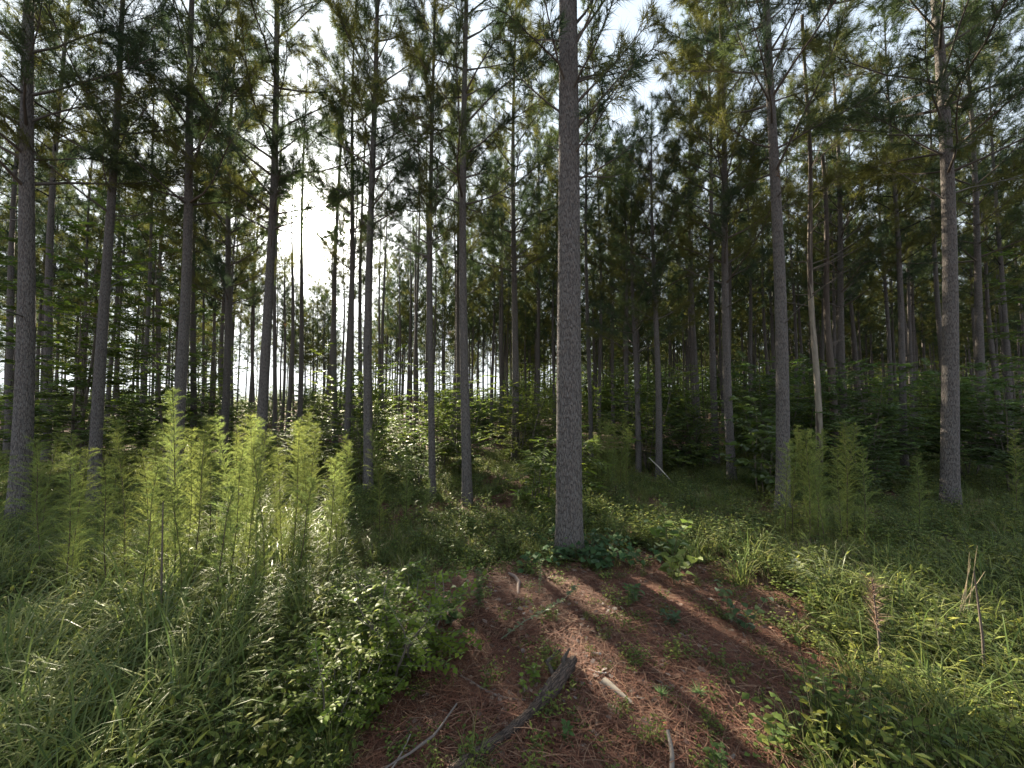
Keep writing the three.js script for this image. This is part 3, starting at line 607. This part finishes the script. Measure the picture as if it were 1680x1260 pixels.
const sprigs = [makeSprig(821, 11, 0.20, 0.22, 0.04, 0.026, LC), makeSprig(822, 12, 0.30, 0.2, 0.048, 0.018, LC), makeSprig(823, 12, 0.10, 0.24, 0.03, 0.024, LC), makeSprig(824, 10, 0.42, 0.16, 0.058, 0.022, LC)];
{
  const r = rng(4242), long = [[], [], []], short = [], dry = [], cover = [[], [], [], []];
  const fits = (x, z) => z < -1.1 && Math.abs(x) < -z * 1.4 + 0.8;
  for (let k = 0; k < 60000; k++) {
    const z = -1.2 - 11 * Math.pow(r(), 1.35), x = r.u(-1, 1) * (-z * 1.4 + 0.8);
    if (!fits(x, z)) continue;
    const l = litterAt(x, z), y = ground(x, z) - 0.01, clump = 0.5 + 0.9 * nz(x * 0.9, z * 0.9, 33), q = r();
    const leftG = sm(-1.1, -1.7, x + 0.25 * nz(z, x)) * sm(-5.2, -3.6, z), rightG = sm(1.5, 2.3, x + 0.3 * nz(z, 2)) * sm(-4.6, -3.2, z);
    const dense = Math.max(leftG, rightG * 0.75);
    const col = (v) => { const t = 0.8 + 0.45 * r(); return [t * v[0], t * v[1], t * v[2]]; };
    const bare = sm(-0.45, 0.38, inPoly(x, z, PATCH) + 0.75 * nz(x * 2.1, z * 2.1, 51)), gap = sm(-0.12, -0.38, nz(x * 1.3, z * 1.3, 61)) * 0.85;
    if (r() < Math.max(bare, l > 0.5 ? 0.8 + 0.2 * bare : 0, gap)) {
      if (r() < (bare < 0.97 ? 0.12 : 0.035)) cover[r() < 0.65 ? 2 : r() < 0.6 ? 0 : 1].push([matrix(x, y, z, 0, r.u(0, 6), 0, r.u(0.3, 0.7)), col([1, 1, 1])]);
      continue;
    }
    if (q < 0.17 * dense && clump > 0.25) long[k % 3].push([matrix(x, y, z, r.u(-0.12, 0.12), r.u(0, 6), r.u(-0.12, 0.12), r.u(0.55, 1.1) * (x > 0 ? 0.85 : 1)), col([1, 1, 1])]);
    else if (q < 0.20 + 0.10 * (1 - dense)) short.push([matrix(x, y, z, 0, r.u(0, 6), 0, r.u(0.5, 1.1)), col([1, 1, 1])]);
    else if (q < 0.32) dry.push([matrix(x, y, z, 0, r.u(0, 6), 0, r.u(0.4, 1)), null]);
    else if (q < 0.32 + 0.45 * (0.35 + 0.65 * sm(0.15, 0.7, clump))) { const m = dense > 0.5 ? (r() < 0.6 ? 1 : 0) : r() < 0.55 ? 2 : r() < 0.6 ? 0 : r() < 0.7 ? 1 : 3; cover[m].push([matrix(x, y, z, 0, r.u(0, 6), 0, r.u(0.6, 1.25)), col(r() < 0.35 ? [1.15, 1.1, 0.9] : [0.88, 0.94, 1])]); }
  }
  console.log('grass', long.map((a) => a.length), short.length, dry.length, cover.map((a) => a.length));
  long.forEach((a, k) => stuff('long_grass', tuftsLong[k], M.grass, a, 'long arching grass on both sides of the needle litter', 'grass'));
  stuff('short_grass', tuftShort, M.grass, short, 'short pale grass between the weeds', 'grass');
  stuff('dry_grass', tuftDry, M.dry, dry, 'dead straw-coloured grass among the weeds', 'grass');
  const names = ['leafy creeping undergrowth under the pines', 'narrow-leaved weeds in the grass', 'low round-leaved undergrowth on the needles', 'taller leafy weeds among the undergrowth'];
  cover.forEach((a, k) => stuff('leafy_undergrowth', sprigs[k], M.leaves, a, names[k], 'undergrowth'));
}
{ // loose pine needles, bark flakes and dead leaves lying on the ground
  const r = rng(99), geos = [];
  for (let v = 0; v < 3; v++) {
    const s = new Shape3(), kinds = [[0.15, 0.056, 0.03], [0.105, 0.042, 0.026], [0.18, 0.08, 0.043], [0.22, 0.13, 0.08], [0.085, 0.037, 0.024]];
    for (let k = 0; k < 46; k++) {
      const a = r.u(0, 6.28), c = tone(kinds[Math.floor(Math.pow(r(), 1.3) * 5)], r, 0.25), o = V(r.u(-0.16, 0.16), r.u(0.001, 0.014), r.u(-0.16, 0.16)), L = r.u(0.10, 0.19), bend = r.u(-0.5, 0.5), tilt = r.u(-0.06, 0.10), st = s.p.length / 3;
      for (let j = 0; j <= 3; j++) { const f = j / 3 - 0.5, aa = a + bend * f, w = 0.00095, x = o.x + Math.cos(aa) * L * f, z = o.z + Math.sin(aa) * L * f, y = o.y + tilt * L * f + 0.004; s.vert(x + Math.sin(aa) * w, y, z - Math.cos(aa) * w, 0, 1, 0, 0, 0, c); s.vert(x - Math.sin(aa) * w, y + 0.001, z + Math.cos(aa) * w, 0, 1, 0, 1, 0, c); }
      for (let j = 0; j < 3; j++) { const q = st + j * 2; s.i.push(q, q + 1, q + 2, q + 1, q + 3, q + 2); }
    }
    geos.push(s.geo());
  }
  const lists = [[], [], []], flakes = [];
  for (let k = 0; k < 9000; k++) {
    const z = -0.9 - 7.5 * Math.pow(r(), 1.5), x = r.u(-1, 1) * Math.min(4.6, -z * 1.35 + 0.3);
    const l = litterAt(x, z); if (r() > l * 0.95 + 0.06) continue;
    const e = 0.05, hx = (ground(x + e, z) - ground(x - e, z)) / (2 * e), hz = (ground(x, z + e) - ground(x, z - e)) / (2 * e), m = matrix(x, ground(x, z), z, Math.atan(hz), 0, -Math.atan(hx), 1).multiply(new THREE.Matrix4().makeRotationY(r.u(0, 6.28))), t = r.u(0.75, 1.25);
    lists[k % 3].push([m, [t, t, t]]);
  }
  lists.forEach((a, k) => stuff('pine_needle_litter', geos[k], M.dry, a, 'fallen brown pine needles strewn over the bare ground', 'litter'));
  const fl = new Shape3();
  { const c = WHITE, pts = [[-0.02, -0.006], [-0.006, -0.012], [0.014, -0.009], [0.022, 0.001], [0.01, 0.011], [-0.012, 0.009]]; pts.forEach(([x, z], j) => fl.vert(x, 0.004 + 0.003 * (j % 3), z, 0, 1, 0, 0, 0, c)); fl.vert(0, 0.009, 0, 0, 1, 0, 0, 0, c); for (let j = 0; j < 6; j++) fl.i.push(j, 6, (j + 1) % 6); }
  for (let k = 0; k < 4200; k++) {
    const z = -0.9 - 4.5 * Math.pow(r(), 1.2), x = r.u(-1.3, 2.4); if (r() > litterAt(x, z) + 0.05) continue;
    const c = r.pick([[0.15, 0.115, 0.095], [0.2, 0.155, 0.13], [0.13, 0.07, 0.05], [0.24, 0.17, 0.12], [0.2, 0.1, 0.06], [0.1, 0.075, 0.06]]);
    flakes.push([matrix(x, ground(x, z) + 0.006, z, r.u(-0.35, 0.35), r.u(0, 6.28), r.u(-0.35, 0.35), r.u(0.4, 1.4), 1, r.u(0.5, 1.5)), c]);
  }
  stuff('bark_flake_litter', fl.geo(), M.dry, flakes, 'small bark flakes and dead leaf bits on the needle litter', 'litter');
}

// ---------------------------------------------------------------- single small things on the litter
function oneMesh(name, shape, material, label, category, x, z, lift = 0, turn = 0, group) {
  const m = part(numbered(name), shape, material, scene);
  m.position.set(x, ground(x, z) + lift, z); m.rotation.y = turn; m.userData = { label, category }; if (group) m.userData.group = group;
  return shadowed(m);
}
{ // the fallen branch
  const root = new THREE.Group(), s = new Shape3(), r = rng(3);
  const line = [[-0.38, -1.58], [-0.27, -1.68], [-0.17, -1.77], [-0.06, -1.85], [0.05, -1.94], [0.13, -2.02], [0.21, -2.11], [0.29, -2.22], [0.37, -2.33]];
  const C = new THREE.CatmullRomCurve3(line.map(([x, z], k) => V(x + 0.02, ground(x, z) + 0.032 + (k > 5 ? 0.009 * (k - 5) : 0), z + 1.95))), P = C.getPoints(70);
  tube(s, P, P.map((_, k) => 0.027 + 0.006 * Math.sin(k * 0.13 + 1) + 0.004 * r.n() * 0.5 + (k > 50 ? 0.006 : 0) - (k > 66 ? 0.012 : 0)), 18, [0.6, 0.46, 0.38], { cap: true, relief: (u, v, th, len) => 0.006 * (barkAt(u * 0.5, v) - 0.5) + 0.006 * nz(Math.cos(th) * 2, Math.sin(th) * 2, len * 9) });
  part('stem', s, M.bark, root);
  for (const [dx, dz, l, w] of [[-0.05, -0.02, 0.15, 0.012], [0.03, -0.05, 0.13, 0.011]]) {   // bark curling off the broken end
    const b = new Shape3(), o = P[58]; tube(b, [o.clone().add(V(dx * 0.5, 0, 0)), o.clone().add(V(dx * 1.2, 0.035, dz - l * 0.4)), o.clone().add(V(dx * 0.7 + 0.06, 0.055, dz - l * 0.9))], [w, w * 1.2, w * 0.4], 7, [0.75, 0.66, 0.58], { cap: true }); part('loose_bark', b, M.bark, root);
  }
  root.name = numbered('fallen_branch'); root.userData = { label: 'thick dark fallen branch with broken forked end, lying across the needle litter', category: 'branch' };
  root.position.set(-0.02, 0, -1.95); scene.add(shadowed(root));
}
function stick(name, label, x, z, turn, L, rad, color, bend = 0.03, tilt = 0.05, category = 'stick') {
  const s = new Shape3(), r = rng(Math.round(x * 1000 + z * 77 + 9999)), P = [], R = [];
  for (let k = 0; k <= 8; k++) { const f = k / 8 - 0.5; P.push(V(f * L + r.u(-0.004, 0.004), rad + tilt * L * (f + 0.5) + r.u(-0.3, 0.3) * rad, 0.6 * bend * Math.sin(f * 5 + 1) + r.u(-0.5, 0.5) * rad)); R.push(rad * (1 - 0.35 * Math.abs(f) * 2) * r.u(0.85, 1.1)); }
  tube(s, P, R, 8, color, { cap: true, relief: (u, v, th, len) => rad * 0.2 * nz(Math.cos(th) * 2, Math.sin(th) * 2, len * 14) });
  return oneMesh(name, s, M.wood, label, category, x, z, 0, turn);
}
stick('twig', 'pale grey stick standing slantwise out of the needles', 0.68, -1.72, 1.25, 0.24, 0.011, [0.17, 0.14, 0.115], 0.02, 0.3);
stick('twig', 'thin bent grey twig beside the leafy clump at the foot of the litter slope', -0.42, -1.82, 0.75, 0.42, 0.006, [0.13, 0.105, 0.09], 0.05, 0.25);
stick('twig', 'thin grey twig crossing the bent twig', -0.53, -1.72, 1.15, 0.3, 0.005, [0.18, 0.15, 0.125], 0.02, 0.2);
stick('twig', 'short white twig beside the weathered wood splinter', 0.49, -2.28, -0.35, 0.11, 0.006, [0.36, 0.32, 0.28], 0.01, 0.05);
stick('twig', 'short pale broken stick above the white twig', 0.50, -2.44, -0.5, 0.1, 0.009, [0.27, 0.235, 0.2], 0.01, 0.03);
stick('twig', 'half-buried brown stick running towards the fallen branch', -0.12, -2.16, -0.45, 0.42, 0.008, [0.16, 0.12, 0.10], 0.04, 0.02);
stick('twig', 'curved dark stick beside the upright green weed', 0.03, -3.3, 1.9, 0.34, 0.016, [0.17, 0.12, 0.1], 0.05, 0.08);
stick('twig', 'small pale stick lying among the weeds past the fallen branch', 0.93, -1.78, 0.1, 0.13, 0.01, [0.22, 0.18, 0.15], 0.01, 0.03);
stick('twig', 'pale leaning dead stick before the slim dark pine', 2.95, -7.6, 2.2, 0.6, 0.012, [0.4, 0.36, 0.3], 0.03, 0.8);
stick('twig', 'rust-brown chip of bark on the litter', 0.74, -1.93, 0.7, 0.06, 0.012, [0.35, 0.14, 0.06], 0.004, 0.03);
{ // weathered splinter: a flat wedge of grey wood
  const s = new Shape3(), r = rng(8), n = 9, m = 8;
  for (let k = 0; k <= n; k++) { const f = k / n, w = 0.026 * (1 - 0.65 * f) + 0.003 * r.n() * 0.3, h = 0.014 * (1 - 0.4 * f);
    for (let j = 0; j <= m; j++) { const a = j / m * 6.283, g = 1 + 0.16 * nz(j * 1.7, f * 1.2, 4), c = mixc([0.30, 0.255, 0.20], [0.17, 0.14, 0.11], 0.5 + 0.5 * nz(j * 2.3, f * 0.8, 9)); s.vert((f - 0.5) * 0.19, h + Math.sin(a) * h * g, Math.cos(a) * w * g, 0, Math.sin(a), Math.cos(a), 0, 0, c); } }
  for (let k = 0; k < n; k++) for (let j = 0; j < m; j++) { const q = k * (m + 1) + j; s.i.push(q, q + m + 1, q + 1, q + 1, q + m + 1, q + m + 2); }
  for (const k of [0, n]) { const c = s.vert((k / n - 0.5) * 0.19 + (k ? 0.012 : -0.006), 0.013, 0, k ? 1 : -1, 0, 0, 0, 0, [0.26, 0.22, 0.17]); for (let j = 0; j < m; j++) { const q = k * (m + 1) + j; s.i.push(q, q + 1, c); } }
  oneMesh('wood_splinter', s, M.wood, 'weathered grey wedge of wood lying on the needles', 'wood', 0.565, -2.13, 0.002, -0.95);
}
// pine seedlings: green stars
function makeSeedling(seed) {
  const r = rng(seed), root = new THREE.Group(), s = new Shape3(), st = new Shape3();
  tube(st, [V(0, -0.01, 0), V(0.003, 0.035, 0)], [0.002, 0.0015], 5, [0.12, 0.1, 0.05]);
  for (let k = 0; k < 34; k++) { const a = k * 2.4, e = r.u(0.1, 1.2), d = V(Math.cos(a) * Math.cos(e), Math.sin(e), Math.sin(a) * Math.cos(e)); needle(s, V(0, 0.03, 0), d, r.u(0.05, 0.075), 0.0055, tone([0.17, 0.26, 0.10], r, 0.2), r, 0.008); }
  part('stem', st, M.limb, root); part('foliage', s, M.grass, root, 'stuff'); return root;
}
place(makeSeedling(1), 'pine_seedling', 'star-shaped green seedling beside the wood splinter', 'seedling', 'star-shaped seedlings', 0.79, -2.1);
place(makeSeedling(2), 'pine_seedling', 'star-shaped green seedling farther from the wood splinter, by a rusty leaf', 'seedling', 'star-shaped seedlings', 1.0, -2.13, 1);
// small single plants
function makePlant({ seed, h, stems, leafL, leafW, per, lean = 0.2, green, pair = false }) {
  const r = rng(seed), root = new THREE.Group(), fol = new Shape3();
  for (let k = 0; k < stems; k++) {
    const s = new Shape3(), a = r.u(0, 6.28), hh = h * r.u(0.6, 1), top = V(Math.cos(a) * lean * hh * r.u(0.3, 1), hh, Math.sin(a) * lean * hh * r.u(0.3, 1)), P = [V(0.02 * Math.cos(a), -0.02, 0.02 * Math.sin(a)), top.clone().multiplyScalar(0.5).add(V(0, 0.03 * hh, 0)), top];
    tube(s, P, [0.0032, 0.0025, 0.0012], 4, [0.11, 0.10, 0.05]); part('stem', s, M.limb, root);
    for (let j = 0; j < per; j++) { const f = 0.15 + 0.87 * (j + 0.5) / per, q = f < 0.5 ? P[0].clone().lerp(P[1], f * 2) : P[1].clone().lerp(P[2], f * 2 - 1), b = j * 2.4 + k, n = pair ? 2 : 1;
      for (let w = 0; w < n; w++) { const d = V(Math.cos(b + w * 3.14), r.u(-0.1, 0.7), Math.sin(b + w * 3.14)).normalize(); leaf(fol, q, d, V(r.u(-0.3, 0.3), 1, r.u(-0.3, 0.3)), leafL * r.u(0.6, 1.1) * (1.1 - 0.35 * f), leafW * r.u(0.7, 1.1), tone(green, r, 0.25)); } }
  }
  part('foliage', fol, M.leaves, root, 'stuff'); return root;
}
const plant = (o, label, x, z, turn = 0, s = 1, name = 'leafy_weed') => place(makePlant(o), name, label, 'plant', null, x, z, turn, s);
plant({ seed: 11, h: 0.36, stems: 1, leafL: 0.035, leafW: 0.007, per: 60, lean: 0.05, green: [0.09, 0.15, 0.05] }, 'slim upright weed with tiny leaves, alone on the litter', 0.23, -3.1);
plant({ seed: 12, h: 0.30, stems: 3, leafL: 0.05, leafW: 0.022, per: 14, lean: 0.15, green: [0.14, 0.19, 0.06], pair: true }, 'upright pale-leaved sprig beside the leafy clump', -0.24, -2.95);
plant({ seed: 13, h: 0.34, stems: 7, leafL: 0.075, leafW: 0.055, per: 7, lean: 0.6, green: [0.09, 0.15, 0.035] }, 'trailing plant with broad green leaves beside the pale-leaved sprig', -0.45, -2.75);
plant({ seed: 14, h: 0.12, stems: 3, leafL: 0.05, leafW: 0.028, per: 6, lean: 0.4, green: [0.17, 0.24, 0.04] }, 'small bright seedling growing against the fallen branch', 0.13, -2.2);
plant({ seed: 15, h: 0.09, stems: 2, leafL: 0.045, leafW: 0.026, per: 5, lean: 0.4, green: [0.17, 0.24, 0.04] }, 'tiny yellow-green sprout just above the fallen branch', 0.06, -2.13);
plant({ seed: 16, h: 0.11, stems: 3, leafL: 0.045, leafW: 0.024, per: 5, lean: 0.4, green: [0.10, 0.17, 0.05] }, 'small sprout on the litter below the fallen branch', 0.27, -1.86);
plant({ seed: 17, h: 0.16, stems: 4, leafL: 0.05, leafW: 0.028, per: 6, lean: 0.4, green: [0.11, 0.18, 0.05] }, 'little green sprout in the open litter near the slantwise stick', 0.88, -1.72);
plant({ seed: 18, h: 0.16, stems: 8, leafL: 0.07, leafW: 0.03, per: 6, lean: 0.9, green: [0.09, 0.15, 0.05] }, 'sprawling green weed on the open litter below the big pine', 0.95, -3.05);
plant({ seed: 19, h: 0.14, stems: 5, leafL: 0.06, leafW: 0.03, per: 6, lean: 0.9, green: [0.08, 0.13, 0.06] }, 'grey-green weed lying near the sprawling green weed', 1.12, -2.8);
plant({ seed: 20, h: 0.55, stems: 7, leafL: 0.15, leafW: 0.12, per: 5, lean: 0.7, green: [0.115, 0.18, 0.035] }, 'broad-leaved seedling catching light beside the vine of the big pine', 1.55, -3.85);
plant({ seed: 24, h: 0.35, stems: 6, leafL: 0.12, leafW: 0.09, per: 5, lean: 0.9, green: [0.16, 0.21, 0.05] }, 'pale broad-leaved seedling in front of the larger seedling', 1.42, -3.4);
plant({ seed: 25, h: 0.3, stems: 6, leafL: 0.07, leafW: 0.05, per: 6, lean: 0.8, green: [0.08, 0.13, 0.05] }, 'bluish leafy weed at the border of litter and grass', 1.62, -2.75);
plant({ seed: 26, h: 0.34, stems: 9, leafL: 0.12, leafW: 0.032, per: 7, lean: 0.8, green: [0.19, 0.22, 0.11] }, 'weed with pale narrow leaves in the grass', 2.55, -3.35);
plant({ seed: 27, h: 0.45, stems: 9, leafL: 0.075, leafW: 0.045, per: 8, lean: 0.5, green: [0.12, 0.18, 0.035] }, 'leafy weed in front of the feathery clump', -2.15, -2.45);
// the leafy clump beside the litter and the vine at the big pine
{
  const clump = makeShrub({ seed: 91, h: 0.62, spread: 0.5, stems: 12, twigs: 9, leafL: 0.045, leafW: 0.026, per: 18, green: 'bright', low: 0.05 });
  place(clump, 'leafy_shrub', 'waist-low leafy clump at the border of the needle litter', 'shrub', 'low leafy clumps beside the litter', -0.62, -2.35, 0.5, 0.9);
  place(clump, 'leafy_shrub', 'small leafy clump in front of the larger leafy clump', 'shrub', 'low leafy clumps beside the litter', -0.85, -2.0, 2.5, 0.62);
  place(clump, 'leafy_shrub', 'leafy clump trailing from the grass onto the needles', 'shrub', 'low leafy clumps beside the litter', -0.95, -2.75, 4.0, 0.7);
  const r = rng(55), root = new THREE.Group(), fol = new Shape3();
  for (let k = 0; k < 11; k++) {
    const s = new Shape3(), a = k / 11 * 6.28, P = [], L = r.u(0.35, 0.85), a2 = a + r.u(-0.5, 0.5);
    for (let j = 0; j <= 6; j++) { const f = j / 6; P.push(V(0.12 * Math.cos(a) + Math.cos(a2) * L * f + 0.04 * Math.sin(f * 7 + k), 0.03 + 0.08 * Math.sin(f * 3) * (1 - f * 0.6), 0.12 * Math.sin(a) + Math.sin(a2) * L * f * (Math.sin(a2) > 0 ? 0.55 : 1))); }
    tube(s, P, P.map((_, j) => 0.004 - 0.0004 * j), 4, [0.1, 0.08, 0.05]); part('stem', s, M.limb, root);
    for (let j = 0; j < 34; j++) { const f = r() * 5.99, i = Math.floor(f), q = P[i].clone().lerp(P[i + 1], f - i).add(V(r.u(-0.06, 0.06), r.u(0, 0.11), r.u(-0.06, 0.06))), b = r.u(0, 6.28); leaf(fol, q, V(Math.cos(b), r.u(-0.5, 0.2), Math.sin(b)).normalize(), V(r.u(-0.3, 0.3), 1, r.u(-0.1, 0.6)), r.u(0.045, 0.075), r.u(0.04, 0.065), tone([0.06, 0.115, 0.04], r, 0.3)); }
  }
  part('foliage', fol, M.leaves, root, 'stuff');
  place(root, 'ground_vine', 'dark green round-leaved vine spreading around the foot of the big plated pine', 'vine', null, 0.75, -3.9);
  // trailing sprig with tiny white-edged leaves
  const tr = new THREE.Group(), ts = new Shape3(), tf = new Shape3(), P = [V(-0.25, 0.02, 0.22), V(-0.1, 0.05, 0.08), V(0.06, 0.07, -0.02), V(0.22, 0.09, -0.16), V(0.32, 0.13, -0.27)];
  tube(ts, P, [0.004, 0.0035, 0.003, 0.0025, 0.0015], 5, [0.12, 0.11, 0.07]); part('stem', ts, M.limb, tr);
  for (let k = 0; k < 74; k++) { const f = r() * 3.99, i = Math.floor(f), q = P[i].clone().lerp(P[i + 1], f - i), b = r.u(0, 6.28); leaf(tf, q, V(Math.cos(b), r.u(0, 0.8), Math.sin(b)).normalize(), V(0, 1, 0.2), 0.03, 0.012, tone([0.15, 0.19, 0.10], r, 0.2)); }
  part('foliage', tf, M.leaves, tr, 'stuff');
  place(tr, 'trailing_sprig', 'trailing sprig of tiny pale leaves stretched over the open litter', 'plant', null, 0.18, -2.75);
}
// dead stalks in the grass
{
  const dark = (x, z, h, label, head) => {
    const r = rng(Math.round(h * 1000)), root = new THREE.Group(), s = new Shape3();
    tube(s, [V(0, -0.02, 0), V(-0.012, h * 0.5, 0.01), V(-0.03, h, 0)], [0.007, 0.006, 0.003], 6, [0.10, 0.075, 0.06]); part('stem', s, M.wood, root);
    if (head) { const f = new Shape3(); for (let k = 0; k < 260; k++) { const y = h * r.u(0.55, 1.0), a = r.u(0, 6.28); needle(f, V(-0.03 * y / h + 0.0, y, 0), turned(V(Math.cos(a), 0.8, Math.sin(a)).normalize(), 0.5, r), r.u(0.03, 0.11), 0.003, tone([0.2, 0.12, 0.08], r, 0.3), r); } part('seed_head', f, M.dry, root, 'stuff'); }
    place(root, 'dead_stalk', label, 'stalk', null, x, z);
  };
  dark(2.12, -2.28, 0.62, 'dark dead stalk with a ragged brown seed head at the litter border', true);
  dark(2.62, -2.2, 0.72, 'thin dark bare stalk leaning in the grass', false);
  dark(-2.3, -2.6, 0.95, 'thin dark bare stalk standing in the feathery clump', false);
  const root = new THREE.Group(), r = rng(4);
  for (let k = 0; k < 5; k++) { const s = new Shape3(), a = r.u(-0.25, 0.25); tube(s, [V(0.015 * k - 0.03, -0.02, 0), V(0.06 + 0.02 * k + a * 0.1, 0.28, 0), V(0.16 + a * 0.4, 0.5 + 0.05 * k, 0.02 * k)], [0.003, 0.003, 0.0012], 4, [0.38, 0.30, 0.18]); part('stem', s, M.wood, root); }
  place(root, 'dead_stalk', 'fan of pale straw-coloured dead stalks in the grass', 'stalk', null, 2.95, -2.65);
}

{ const seen = new Set(); let n = 0; scene.traverse((o) => { if (o.isMesh && !seen.has(o.geometry)) { seen.add(o.geometry); n += o.geometry.index.count / 3; } }); console.log("unique triangles", n); }
renderer.render(scene, camera);
